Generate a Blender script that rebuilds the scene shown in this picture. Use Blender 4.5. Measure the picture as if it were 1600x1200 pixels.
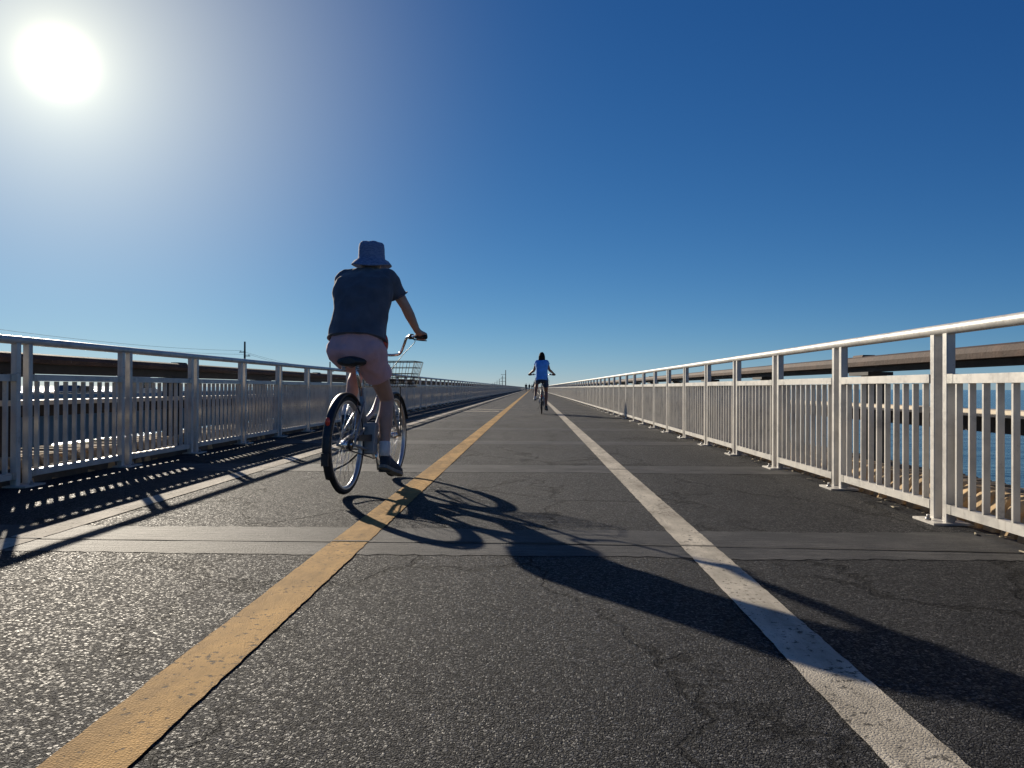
import bpy, math, random
import numpy as np
from mathutils import Vector, Matrix, noise as mnoise

R = math.radians
random.seed(7)
rng = np.random.default_rng(7)
scene = bpy.context.scene
col = scene.collection
for o in list(bpy.data.objects):
    bpy.data.objects.remove(o, do_unlink=True)

# ------------------------------------------------------------------ camera
EYE = 0.763
F_PX = 1208.0                       # focal length in pixels of a 1600 px wide picture
yaw, pitch, roll = math.atan(32 / F_PX), math.atan(6 / F_PX), 0.004
fwd = Vector((-math.sin(yaw) * math.cos(pitch), math.cos(yaw) * math.cos(pitch), math.sin(pitch)))
right = fwd.cross(Vector((0, 0, 1))).normalized()
up = right.cross(fwd).normalized()
r2 = right * math.cos(roll) + up * math.sin(roll)
u2 = up * math.cos(roll) - right * math.sin(roll)
cam_d = bpy.data.cameras.new('camera')
cam_d.sensor_width = 36.0
cam_d.lens = F_PX / 1600 * 36.0
cam_d.clip_start, cam_d.clip_end = 0.05, 90000
cam = bpy.data.objects.new('camera', cam_d)
cm = Matrix((r2, u2, -fwd)).transposed().to_4x4()
cm.translation = Vector((0, 0, EYE))
cam.matrix_world = cm
col.objects.link(cam)
scene.camera = cam

# ------------------------------------------------------------------ sun and sky
sun_dir = (r2 * (92 - 800) + u2 * (600 - 98) + fwd * F_PX).normalized()   # towards the sun
SUN_EL = math.asin(sun_dir.z)
SUN_AZ = math.atan2(sun_dir.x, sun_dir.y)       # clockwise from +Y
sun_l = bpy.data.lights.new('sun', 'SUN')
sun_l.energy = 5.0
sun_l.angle = R(0.55)
sun_l.color = (1.0, 0.89, 0.73)
sun_o = bpy.data.objects.new('sun', sun_l)
sun_o.rotation_euler = sun_dir.to_track_quat('Z', 'Y').to_euler()
sun_o.location = (-10, 20, 12)
col.objects.link(sun_o)

world = bpy.data.worlds.new('World')
scene.world = world
world.use_nodes = True
wn, wl = world.node_tree.nodes, world.node_tree.links
wn.clear()
w_out = wn.new('ShaderNodeOutputWorld')
w_bg = wn.new('ShaderNodeBackground')
sky = wn.new('ShaderNodeTexSky')
sky.sky_type = 'NISHITA'
sky.sun_disc = False
sky.sun_elevation = SUN_EL
sky.sun_rotation = SUN_AZ
sky.altitude = 0.0
sky.air_density = 0.6
sky.dust_density = 0.0
sky.ozone_density = 3.0
# film-like colour response: a deeper, more saturated blue (one curve per channel)
sepc = wn.new('ShaderNodeSeparateColor'); comb = wn.new('ShaderNodeCombineColor')
wl.new(sky.outputs[0], sepc.inputs[0])
for ch, (pw_, gain) in enumerate(((1.38, 0.19), (0.98, 0.46), (0.70, 0.97))):
    a_ = wn.new('ShaderNodeMath'); a_.operation = 'POWER'; a_.inputs[1].default_value = pw_
    b_ = wn.new('ShaderNodeMath'); b_.operation = 'MULTIPLY'; b_.inputs[1].default_value = gain
    wl.new(sepc.outputs[ch], a_.inputs[0]); wl.new(a_.outputs[0], b_.inputs[0]); wl.new(b_.outputs[0], comb.inputs[ch])
# the bright aureole of the sun itself, by angle from the sun
tc = wn.new('ShaderNodeTexCoord')
nrm = wn.new('ShaderNodeVectorMath'); nrm.operation = 'NORMALIZE'
wl.new(tc.outputs['Generated'], nrm.inputs[0])
dot = wn.new('ShaderNodeVectorMath'); dot.operation = 'DOT_PRODUCT'
dot.inputs[1].default_value = sun_dir
wl.new(nrm.outputs[0], dot.inputs[0])
mx = wn.new('ShaderNodeMath'); mx.operation = 'MAXIMUM'; mx.inputs[1].default_value = 0.0
wl.new(dot.outputs['Value'], mx.inputs[0])
def aureole(power, gain):
    p = wn.new('ShaderNodeMath'); p.operation = 'POWER'; p.inputs[1].default_value = power
    wl.new(mx.outputs[0], p.inputs[0])
    m = wn.new('ShaderNodeMath'); m.operation = 'MULTIPLY'; m.inputs[1].default_value = gain
    wl.new(p.outputs[0], m.inputs[0])
    return m.outputs[0]
def wadd(a, b):
    m = wn.new('ShaderNodeMath'); m.operation = 'ADD'
    wl.new(a, m.inputs[0]); wl.new(b, m.inputs[1]); return m.outputs[0]
AUR = wadd(wadd(wadd(aureole(4200, 22.0), aureole(700, 2.6)), aureole(150, 2.5)), aureole(28, 3.6))
acol = wn.new('ShaderNodeVectorMath'); acol.operation = 'SCALE'
acol.inputs[0].default_value = (1.0, 0.94, 0.62)
wl.new(AUR, acol.inputs['Scale'])
wsum = wn.new('ShaderNodeVectorMath'); wsum.operation = 'ADD'
wl.new(comb.outputs[0], wsum.inputs[0]); wl.new(acol.outputs[0], wsum.inputs[1])
wl.new(wsum.outputs[0], w_bg.inputs['Color'])
w_bg.inputs['Strength'].default_value = 0.09
wl.new(w_bg.outputs[0], w_out.inputs['Surface'])

scene.view_settings.view_transform = 'Standard'
scene.view_settings.look = 'None'
scene.view_settings.exposure = 0.42
scene.view_settings.gamma = 1.0
scene.view_settings.use_curve_mapping = False
scene.render.engine = 'CYCLES'

# ------------------------------------------------------------------ materials
class NT:
    def __init__(s, name):
        s.m = bpy.data.materials.new(name)
        s.m.use_nodes = True
        s.n, s.l = s.m.node_tree.nodes, s.m.node_tree.links
        s.b = s.n['Principled BSDF']
        s.tc = s.n.new('ShaderNodeTexCoord')
        s.geo = None
    def pos(s):                                       # world position
        if s.geo is None:
            s.geo = s.n.new('ShaderNodeNewGeometry')
        return s.geo.outputs['Position']
    def mapping(s, vec, scale=(1, 1, 1), loc=(0, 0, 0), rot=(0, 0, 0)):
        m = s.n.new('ShaderNodeMapping')
        m.inputs['Scale'].default_value = scale
        m.inputs['Location'].default_value = loc
        m.inputs['Rotation'].default_value = rot
        s.l.new(vec, m.inputs['Vector']); return m.outputs[0]
    def noise(s, vec, scale, detail=4, rough=0.55, dist=0.0):
        t = s.n.new('ShaderNodeTexNoise')
        t.inputs['Scale'].default_value = scale
        t.inputs['Detail'].default_value = detail
        t.inputs['Roughness'].default_value = rough
        t.inputs['Distortion'].default_value = dist
        s.l.new(vec, t.inputs['Vector']); return t.outputs['Fac']
    def voro(s, vec, scale, feature='F1', out='Distance', rand=1.0):
        t = s.n.new('ShaderNodeTexVoronoi')
        t.feature = feature
        t.inputs['Scale'].default_value = scale
        t.inputs['Randomness'].default_value = rand
        s.l.new(vec, t.inputs['Vector']); return t.outputs[out]
    def ramp(s, fac, stops):
        r = s.n.new('ShaderNodeValToRGB')
        el = r.color_ramp.elements
        while len(el) < len(stops): el.new(0.5)
        for e, (p, c) in zip(el, stops):
            e.position = p
            e.color = c if len(c) == 4 else (*c, 1)
        s.l.new(fac, r.inputs[0]); return r.outputs[0]
    def math(s, op, a, b=0.0, clamp=False):
        m = s.n.new('ShaderNodeMath'); m.operation = op; m.use_clamp = clamp
        for i, v in enumerate((a, b)):
            if isinstance(v, (int, float)): m.inputs[i].default_value = v
            else: s.l.new(v, m.inputs[i])
        return m.outputs[0]
    def mix(s, fac, a, b, blend='MIX'):
        m = s.n.new('ShaderNodeMix'); m.data_type = 'RGBA'; m.blend_type = blend
        if isinstance(fac, (int, float)): m.inputs[0].default_value = fac
        else: s.l.new(fac, m.inputs[0])
        for i, v in ((6, a), (7, b)):
            if isinstance(v, tuple): m.inputs[i].default_value = v if len(v) == 4 else (*v, 1)
            else: s.l.new(v, m.inputs[i])
        return m.outputs[2]
    def bump(s, h, strength, dist, prev=None):
        b = s.n.new('ShaderNodeBump')
        b.inputs['Strength'].default_value = strength
        b.inputs['Distance'].default_value = dist
        s.l.new(h, b.inputs['Height'])
        if prev is not None: s.l.new(prev, b.inputs['Normal'])
        return b.outputs[0]
    def set(s, **k):
        names = dict(color='Base Color', rough='Roughness', metal='Metallic', normal='Normal', ior='IOR', spec='Specular IOR Level', alpha='Alpha', trans='Transmission Weight', sheen='Sheen Weight')
        for a, v in k.items():
            i = s.b.inputs[names[a]]
            if isinstance(v, tuple): i.default_value = v if len(v) == 4 else (*v, 1)
            elif isinstance(v, (int, float)): i.default_value = v
            else: s.l.new(v, i)
        return s.m

def simple(name, c, rough=0.5, metal=0.0, var=0.15, scale=8.0, bump=0.0, bscale=60.0, spec=None, world=False):
    t = NT(name)
    v = t.pos() if world else t.tc.outputs['Object']
    n = t.noise(v, scale, 5, 0.6)
    dark = tuple(x * (1 - var) for x in c); lite = tuple(min(1, x * (1 + var)) for x in c)
    cc = t.ramp(n, [(0.3, dark), (0.7, lite)])
    kw = dict(color=cc, rough=rough, metal=metal)
    if spec is not None: kw['spec'] = spec
    if bump > 0:
        kw['normal'] = t.bump(t.noise(v, bscale, 4, 0.6), bump, 0.004)
    return t.set(**kw)

M = {}
# asphalt: dark binder and painted shade between paler stones, sealed cracks, worn patches
def asphalt():
    t = NT('asphalt')
    p = t.pos()
    cell = t.voro(p, 118, 'F1', 'Color')
    sep = t.n.new('ShaderNodeSeparateColor'); t.l.new(cell, sep.inputs[0])
    edge1 = t.voro(p, 118, 'DISTANCE_TO_EDGE')
    f1 = t.voro(p, 118, 'F1')
    fines = t.voro(p, 240, 'F1')
    big = t.noise(p, 0.55, 6, 0.62)
    mid = t.noise(p, 4.0, 6, 0.65)
    track = t.noise(t.mapping(p, (2.6, 0.22, 1)), 1.0, 5, 0.6)
    stone = t.ramp(sep.outputs[0], [(0.0, (0.027, 0.028, 0.031)), (0.55, (0.054, 0.055, 0.059)), (0.88, (0.096, 0.097, 0.101)), (1.0, (0.17, 0.165, 0.158))])
    tar_shade = t.ramp(edge1, [(0.03, (0.16, 0.16, 0.17)), (0.16, (1.0, 1.0, 1.0))])  # dark binder in the gaps, darkened also for self-shadow between stones
    c = t.mix(1.0, stone, tar_shade, 'MULTIPLY')
    mixn = t.math('ADD', t.math('ADD', t.math('MULTIPLY', big, 0.45), t.math('MULTIPLY', mid, 0.25)), t.math('MULTIPLY', track, 0.30))
    wear = t.ramp(mixn, [(0.36, (0.55, 0.56, 0.60)), (0.50, (1.0, 1.0, 1.0)), (0.64, (1.75, 1.70, 1.62))])
    c = t.mix(1.0, c, wear, 'MULTIPLY')
    # darker, slightly bluer tone on the fence side of the white line
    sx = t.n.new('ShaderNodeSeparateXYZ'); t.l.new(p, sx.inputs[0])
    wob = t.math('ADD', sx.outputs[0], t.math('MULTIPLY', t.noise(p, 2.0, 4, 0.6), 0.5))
    fence_side_tone = t.ramp(t.math('MULTIPLY', t.math('SUBTRACT', wob, 0.6), 0.7, True), [(0.0, (1, 1, 1)), (1.0, (0.62, 0.63, 0.66))])
    c = t.mix(1.0, c, fence_side_tone, 'MULTIPLY')
    # pale dusty scuffs
    scuff = t.ramp(t.noise(t.mapping(p, (0.8, 6, 1), rot=(0, 0, R(4))), 2.2, 7, 0.75), [(0.62, (0, 0, 0)), (0.74, (1, 1, 1))])
    c = t.mix(t.math('MULTIPLY', scuff, 0.45), c, (0.11, 0.105, 0.10))
    # long wandering cracks, sealed black, with broken lips
    pw = t.n.new('ShaderNodeVectorMath'); pw.operation = 'ADD'
    wn_ = t.n.new('ShaderNodeTexNoise'); wn_.inputs['Scale'].default_value = 2.6; wn_.inputs['Detail'].default_value = 8; wn_.inputs['Roughness'].default_value = 0.65
    t.l.new(p, wn_.inputs['Vector'])
    sc = t.n.new('ShaderNodeVectorMath'); sc.operation = 'SCALE'; sc.inputs['Scale'].default_value = 0.5
    t.l.new(wn_.outputs['Color'], sc.inputs[0])
    t.l.new(p, pw.inputs[0]); t.l.new(sc.outputs[0], pw.inputs[1])
    edge = t.voro(t.mapping(pw.outputs[0], (1.0, 0.40, 1.0), loc=(0.35, 0.2, 0)), 1.15, 'DISTANCE_TO_EDGE')
    gate = t.ramp(t.noise(p, 0.8, 3, 0.5), [(0.40, (0, 0, 0)), (0.48, (1, 1, 1))])
    crack = t.math('MULTIPLY', t.ramp(edge, [(0.006, (1, 1, 1)), (0.014, (0, 0, 0))]), gate)
    c = t.mix(t.math('MULTIPLY', crack, 0.8), c, (0.006, 0.006, 0.007))
    h = t.math('ADD', t.math('MULTIPLY', t.ramp(edge1, [(0.0, (0, 0, 0)), (0.22, (1, 1, 1))]), 0.75), t.math('MULTIPLY', sep.outputs[1], 0.75))
    h = t.math('SUBTRACT', h, t.math('MULTIPLY', fines, 0.45))
    nb = t.bump(h, 1.0, 0.0062)
    nb = t.bump(t.math('MULTIPLY', crack, -1.0), 1.0, 0.012, nb)
    nb = t.bump(t.noise(p, 420, 3, 0.75), 0.6, 0.0022, nb)
    return t.set(color=c, rough=t.ramp(sep.outputs[2], [(0.0, (0.48,) * 3), (0.5, (0.85,) * 3)]), normal=nb, spec=0.16)
M['asphalt'] = asphalt()

def joint_concrete():
    t = NT('joint_concrete')
    p = t.pos()
    streak = t.noise(t.mapping(p, (1.2, 9, 1)), 3.0, 6, 0.65)
    fine = t.noise(p, 130, 3, 0.6)
    c = t.ramp(t.math('ADD', t.math('MULTIPLY', streak, 0.75), t.math('MULTIPLY', fine, 0.25)), [(0.32, (0.042, 0.042, 0.043)), (0.7, (0.135, 0.13, 0.122))])
    worn = t.ramp(t.math('ADD', t.math('MULTIPLY', t.noise(p, 2.3, 6, 0.7), 0.7), t.math('MULTIPLY', t.noise(p, 60, 4, 0.7), 0.3)), [(0.40, (0, 0, 0)), (0.54, (1, 1, 1))])
    c = t.mix(t.math('MULTIPLY', worn, 0.78), c, (0.040, 0.040, 0.041))
    nb = t.bump(streak, 0.7, 0.012)
    nb = t.bump(fine, 0.8, 0.006, nb)
    return t.set(color=c, rough=0.7, normal=nb, spec=0.16)
M['joint'] = joint_concrete()
M['gap'] = simple('joint_filler', (0.012, 0.012, 0.013), 0.8)

def paint(name, c):
    t = NT(name)
    p = t.pos()
    stain = t.noise(p, 6.0, 6, 0.65)
    edge1 = t.voro(p, 118, 'DISTANCE_TO_EDGE')
    cc = t.ramp(stain, [(0.25, tuple(x * 0.70 for x in c)), (0.7, tuple(min(1, x * 1.12) for x in c))])
    dirt = t.ramp(t.noise(t.mapping(p, (2.5, 0.7, 1)), 2.0, 7, 0.72), [(0.30, (0.45, 0.44, 0.43)), (0.60, (1.0, 1.0, 1.0))])
    cc = t.mix(1.0, cc, dirt, 'MULTIPLY')
    scr = t.ramp(t.noise(t.mapping(p, (1.2, 14, 1), rot=(0, 0, R(3))), 3.0, 6, 0.7), [(0.63, (0, 0, 0)), (0.70, (1, 1, 1))])
    cc = t.mix(t.math('MULTIPLY', scr, 0.4), cc, tuple(x * 0.35 for x in c))
    chip = t.ramp(t.math('ADD', t.noise(p, 46, 5, 0.7), t.math('MULTIPLY', t.noise(p, 3.0, 3, 0.6), 0.35)), [(0.775, (0, 0, 0)), (0.81, (1, 1, 1))])
    cc = t.mix(t.math('MULTIPLY', chip, 0.85), cc, (0.045, 0.042, 0.038))
    nb = t.bump(t.ramp(edge1, [(0.0, (0, 0, 0)), (0.3, (1, 1, 1))]), 0.35, 0.004)
    nb = t.bump(t.noise(p, 260, 3, 0.7), 0.5, 0.002, nb)
    nb = t.bump(t.math('SUBTRACT', 1.0, t.math('ADD', chip, scr)), 0.5, 0.003, nb)
    return t.set(color=cc, rough=0.8, normal=nb, spec=0.12)
M['yellow'] = paint('yellow_paint', (0.56, 0.33, 0.105))
M['white'] = paint('white_paint', (0.62, 0.56, 0.45))

def aluminium():
    t = NT('weathered_aluminium')
    v = t.tc.outputs['Object']
    p = t.pos()
    n = t.noise(p, 5.0, 6, 0.65)
    sm = t.noise(p, 40.0, 4, 0.6)
    c = t.ramp(n, [(0.28, (0.37, 0.355, 0.33)), (0.5, (0.55, 0.525, 0.475)), (0.75, (0.64, 0.605, 0.54))])
    blot = t.ramp(t.noise(p, 9.0, 6, 0.75), [(0.60, (0, 0, 0)), (0.68, (1, 1, 1))])
    c = t.mix(t.math('MULTIPLY', blot, 0.4), c, (0.20, 0.20, 0.20))
    drip = t.ramp(t.noise(t.mapping(p, (30, 30, 1.2)), 1.0, 4, 0.6), [(0.58, (0, 0, 0)), (0.72, (1, 1, 1))])
    c = t.mix(t.math('MULTIPLY', drip, 0.35), c, (0.26, 0.22, 0.17))
    scr = t.ramp(t.noise(t.mapping(p, (60, 3, 60)), 1.0, 3, 0.6), [(0.68, (0, 0, 0)), (0.72, (1, 1, 1))])
    c = t.mix(t.math('MULTIPLY', scr, 0.4), c, (0.15, 0.14, 0.13))
    return t.set(color=c, rough=t.ramp(sm, [(0.3, (0.36,) * 3), (0.7, (0.52,) * 3)]), metal=0.12, normal=t.bump(sm, 0.12, 0.004))
M['alu'] = aluminium()
M['weld'] = simple('ground_weld_metal', (0.40, 0.385, 0.35), 0.45, 0.45, 0.25, 25, 0.2, 60, world=True)
M['bolt'] = simple('galvanised_bolt', (0.33, 0.33, 0.33), 0.45, 0.7, 0.2, 60)

def rust():
    t = NT('rusted_steel')
    p = t.pos()
    n = t.noise(p, 4.5, 7, 0.7)
    f = t.noise(p, 55, 4, 0.6)
    c = t.ramp(n, [(0.25, (0.020, 0.011, 0.008)), (0.5, (0.050, 0.026, 0.017)), (0.72, (0.092, 0.050, 0.034))])
    spot = t.math('GREATER_THAN', t.noise(p, 32, 3, 0.6), 0.72)
    c = t.mix(t.math('MULTIPLY', spot, 0.6), c, (0.36, 0.30, 0.25))
    nb = t.bump(n, 0.5, 0.02)
    nb = t.bump(f, 0.5, 0.006, nb)
    return t.set(color=c, rough=0.8, normal=nb)
M['rust'] = rust()
M['cream'] = simple('cream_cap_paint', (0.66, 0.56, 0.42), 0.6, 0, 0.18, 3, 0.2, 30, world=True)
M['darksteel'] = simple('dark_rust_shade', (0.022, 0.019, 0.018), 0.7, 0, 0.4, 5, 0.3, 40, world=True)  # dark rust, with the overhang shade of web and beam in its colour
M['block'] = simple('weathered_tan_concrete', (0.44, 0.32, 0.19), 0.9, 0, 0.38, 7, 0.6, 45, spec=0.1, world=True)
M['plank'] = simple('weathered_grey_timber', (0.24, 0.19, 0.13), 0.9, 0, 0.45, 6, 0.6, 40, spec=0.1, world=True)
M['concrete'] = simple('old_concrete', (0.30, 0.28, 0.25), 0.85, 0, 0.25, 1.5, 0.4, 20, world=True)
M['dconcrete'] = simple('stained_concrete', (0.13, 0.115, 0.10), 0.9, 0, 0.4, 3, 0.5, 25, spec=0.1, world=True)
M['paleconcrete'] = simple('pale_bridge_concrete', (0.36, 0.35, 0.33), 0.8, 0, 0.12, 0.3, world=True)
M['straw'] = simple('dry_debris', (0.42, 0.36, 0.25), 0.9, 0, 0.3, 20)

def sea():
    t = NT('sea_water')
    p = t.pos()
    a = t.noise(t.mapping(p, (0.55, 1.0, 1.0), rot=(0, 0, R(25))), 0.55, 6, 0.62)
    b = t.noise(t.mapping(p, (0.7, 1.0, 1.0), rot=(0, 0, R(-15))), 0.09, 4, 0.55)
    nb = t.bump(b, 0.6, 2.2)
    nb = t.bump(a, 0.75, 0.55, nb)
    tint = t.ramp(t.noise(p, 0.012, 4, 0.6), [(0.3, (0.006, 0.050, 0.098)), (0.7, (0.012, 0.085, 0.135))])
    return t.set(color=tint, rough=0.10, ior=1.33, normal=nb)
M['sea'] = sea()

M['frame'] = simple('silver_frame_paint', (0.25, 0.26, 0.27), 0.32, 0.25, 0.08, 20)
M['chrome'] = simple('chrome', (0.72, 0.72, 0.72), 0.16, 1.0, 0.06, 20)
M['rubber'] = simple('black_rubber', (0.013, 0.013, 0.014), 0.72, 0, 0.3, 60, 0.3, 200)
M['blackplastic'] = simple('black_plastic', (0.02, 0.02, 0.022), 0.45, 0, 0.2, 30)
M['saddle'] = simple('saddle_vinyl', (0.028, 0.030, 0.032), 0.5, 0, 0.25, 30, 0.15, 120)
M['rim'] = simple('rim_alloy', (0.55, 0.55, 0.55), 0.3, 0.85, 0.1, 20)
M['greybox'] = simple('grey_battery_case', (0.30, 0.31, 0.31), 0.5, 0.1, 0.1, 12)
t_ = NT('red_reflector'); M['red'] = t_.set(color=(0.75, 0.06, 0.03), rough=0.2)
M['redcloth'] = simple('red_pouch_nylon', (0.55, 0.07, 0.05), 0.7, 0, 0.2, 20)
M['wire'] = simple('black_wire', (0.014, 0.015, 0.016), 0.7, 0.0, 0.2, 40, spec=0.2)

def cloth(name, c, var=0.2, pattern=None):
    t = NT(name)
    v = t.tc.outputs['Object']
    n = t.noise(v, 9, 5, 0.6)
    cc = t.ramp(n, [(0.3, tuple(x * (1 - var) for x in c)), (0.7, tuple(x * (1 + var) for x in c))])
    if pattern:
        k = t.ramp(t.noise(t.mapping(v, (1, 1, 3.0)), 42, 3, 0.7), [(0.42, (0, 0, 0)), (0.56, (1, 1, 1))])
        cc = t.mix(t.math('MULTIPLY', k, 0.75), cc, pattern)
    nb = t.bump(t.noise(v, 18, 4, 0.6), 0.35, 0.012)
    nb = t.bump(t.noise(v, 420, 2, 0.5), 0.3, 0.0015, nb)
    return t.set(color=cc, rough=0.92, normal=nb, sheen=0.25, spec=0.2)
M['shirt'] = cloth('charcoal_jersey', (0.092, 0.100, 0.125))
M['shorts'] = cloth('dusty_pink_cotton', (0.66, 0.38, 0.385), 0.1)
M['hat'] = cloth('blue_patterned_cotton', (0.10, 0.15, 0.28), 0.2, (0.22, 0.28, 0.42))
M['sock'] = cloth('white_sock', (0.7, 0.69, 0.68), 0.08)
M['shoe'] = cloth('navy_shoe', (0.03, 0.045, 0.065), 0.2)
M['whiteshoe'] = cloth('white_shoe', (0.70, 0.68, 0.64), 0.1)
M['sole'] = simple('grey_sole', (0.16, 0.18, 0.18), 0.7)
M['bluetop'] = cloth('royal_blue_top', (0.13, 0.38, 0.85), 0.15)
M['blueshort'] = cloth('navy_blue_shorts', (0.025, 0.06, 0.14), 0.2)
M['hair'] = simple('dark_brown_hair', (0.016, 0.012, 0.010), 0.75, 0, 0.3, 90, 0.5, 150, spec=0.12)
M['greyhair'] = simple('grey_hair', (0.16, 0.14, 0.12), 0.6, 0, 0.3, 90, 0.5, 150)
def skin(name, c):
    t = NT(name)
    v = t.tc.outputs['Object']
    cc = t.ramp(t.noise(v, 14, 4, 0.6), [(0.3, tuple(x * 0.88 for x in c)), (0.7, tuple(x * 1.1 for x in c))])
    t.b.inputs['Subsurface Weight'].default_value = 0.08
    t.b.inputs['Subsurface Radius'].default_value = (0.02, 0.008, 0.005)
    return t.set(color=cc, rough=0.55, normal=t.bump(t.noise(v, 160, 3, 0.6), 0.15, 0.002))
M['skin'] = skin('skin', (0.46, 0.27, 0.20))
M['skin2'] = skin('tanned_skin', (0.27, 0.14, 0.095))
M['eye'] = simple('eye', (0.05, 0.04, 0.035), 0.15)
M['silhouette'] = cloth('dark_clothes', (0.03, 0.034, 0.045))
M['wood'] = simple('weathered_pole', (0.11, 0.085, 0.065), 0.9, 0, 0.3, 2)
M['vanwhite'] = simple('grey_van_paint', (0.34, 0.35, 0.36), 0.35, 0.1, 0.06, 2)
M['carblue'] = simple('dark_car_paint', (0.05, 0.06, 0.08), 0.25, 0.2, 0.06, 2)
t_ = NT('vehicle_glass'); M['glass'] = t_.set(color=(0.02, 0.025, 0.03), rough=0.05)

# ------------------------------------------------------------------ mesh helpers
class MB:
    def __init__(s):
        s.v, s.f, s.sm = [], [], []
    def add(s, vs, fs, smooth=False):
        o = len(s.v)
        s.v += [tuple(x) for x in vs]
        s.f += [tuple(i + o for i in f) for f in fs]
        s.sm += [smooth] * len(fs)
    def box(s, c, d, rz=0.0, m=None):
        x, y, z = d[0] / 2, d[1] / 2, d[2] / 2
        vs = [Vector(q) for q in ((-x, -y, -z), (x, -y, -z), (x, y, -z), (-x, y, -z), (-x, -y, z), (x, -y, z), (x, y, z), (-x, y, z))]
        if rz:
            q = Matrix.Rotation(rz, 3, 'Z'); vs = [q @ w for w in vs]
        if m is not None: vs = [m @ w for w in vs]
        vs = [w + Vector(c) for w in vs]
        s.add(vs, [(0, 3, 2, 1), (4, 5, 6, 7), (0, 1, 5, 4), (1, 2, 6, 5), (2, 3, 7, 6), (3, 0, 4, 7)])
    def span(s, x0, x1, y0, y1, z0, z1):
        s.box(((x0 + x1) / 2, (y0 + y1) / 2, (z0 + z1) / 2), (abs(x1 - x0), abs(y1 - y0), abs(z1 - z0)))
    def rings(s, rings, closed=False, caps=True, smooth=True):
        n = len(rings[0]); vs = [p for r in rings for p in r]; fs = []
        k = len(rings)
        for i in range(k if closed else k - 1):
            a, b = i * n, ((i + 1) % k) * n
            for j in range(n):
                j2 = (j + 1) % n
                fs.append((a + j, a + j2, b + j2, b + j))
        s.add(vs, fs, smooth)
        if caps and not closed:
            o = len(s.v) - len(vs)
            s.f += [tuple(o + j for j in reversed(range(n))), tuple(o + (k - 1) * n + j for j in range(n))]
            s.sm += [False, False]
    def tube(s, pts, r, n=8, closed=False, caps=True):
        pts = [Vector(p) for p in pts]
        k = len(pts)
        rs = r if isinstance(r, (list, tuple)) else [r] * k
        out = []; ref = None
        for i, p in enumerate(pts):
            if closed: t = pts[(i + 1) % k] - pts[i - 1]
            else: t = pts[min(i + 1, k - 1)] - pts[max(i - 1, 0)]
            t.normalize()
            if ref is None:
                ref = Vector((0, 0, 1)) if abs(t.z) < 0.9 else Vector((1, 0, 0))
            a = (ref - t * ref.dot(t)).normalized(); b = t.cross(a); ref = a
            out.append([p + a * (math.cos(2 * math.pi * j / n) * rs[i]) + b * (math.sin(2 * math.pi * j / n) * rs[i]) for j in range(n)])
        s.rings(out, closed, caps)
    def capsule(s, p0, r0, p1, r1, n=14, h=4):
        p0, p1 = Vector(p0), Vector(p1)
        t = (p1 - p0).normalized()
        pts, rs = [], []
        for i in range(h + 1):
            a = math.pi / 2 * (1 - i / h) if i else math.pi / 2 * 0.98
            pts.append(p0 - t * (r0 * math.sin(a))); rs.append(max(1e-4, r0 * math.cos(a)))
        for i in range(h + 1):
            a = math.pi / 2 * (i / h) * (0.98 if i == h else 1)
            pts.append(p1 + t * (r1 * math.sin(a))); rs.append(max(1e-4, r1 * math.cos(a)))
        s.tube(pts, rs, n)
    def ellipsoid(s, c, r, m=None, nu=18, nv=12):
        c = Vector(c); rr = []
        for i in range(nv + 1):
            a = math.pi * (0.01 + 0.98 * i / nv) - math.pi / 2
            ring = []
            for j in range(nu):
                b = 2 * math.pi * j / nu
                q = Vector((r[0] * math.cos(a) * math.cos(b), r[1] * math.cos(a) * math.sin(b), r[2] * math.sin(a)))
                if m is not None: q = m @ q
                ring.append(c + q)
            rr.append(ring)
        s.rings(rr)
    def loft(s, secs, n=22, e=2.0):
        """secs: (centre, half width x, half depth, tilt) ellipses stacked, superellipse exponent e"""
        rr = []
        for c, a, b, tilt in secs:
            c = Vector(c); ring = []
            for j in range(n):
                w = 2 * math.pi * j / n
                cx, sx = math.cos(w), math.sin(w)
                x = a * math.copysign(abs(cx) ** (2 / e), cx); y = b * math.copysign(abs(sx) ** (2 / e), sx)
                ring.append(c + Vector((x, y * math.cos(tilt), y * math.sin(tilt))))
            rr.append(ring)
        s.rings(rr)
    def prism(s, prof, y0, y1, axis='Y'):
        n = len(prof)
        if axis == 'Y':
            a = [(p[0], y0, p[1]) for p in prof]; b = [(p[0], y1, p[1]) for p in prof]
        elif axis == 'X':
            a = [(y0, p[0], p[1]) for p in prof]; b = [(y1, p[0], p[1]) for p in prof]
        s.add(a + b, [tuple(range(n)), tuple(reversed(range(n, 2 * n)))] + [(j, n + j, n + (j + 1) % n, (j + 1) % n) for j in range(n)])
    def mesh(s, name):
        me = bpy.data.meshes.new(name)
        me.from_pydata(s.v, [], s.f)
        me.polygons.foreach_set('use_smooth', s.sm)
        me.update()
        return me
    def build(s, name, mat, parent=None, loc=None, fix=True):
        me = s.mesh(name)
        if fix:
            import bmesh
            bm = bmesh.new(); bm.from_mesh(me)
            bmesh.ops.recalc_face_normals(bm, faces=bm.faces)
            bm.to_mesh(me); bm.free()
        return link(name, me, mat, parent, loc)

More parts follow.
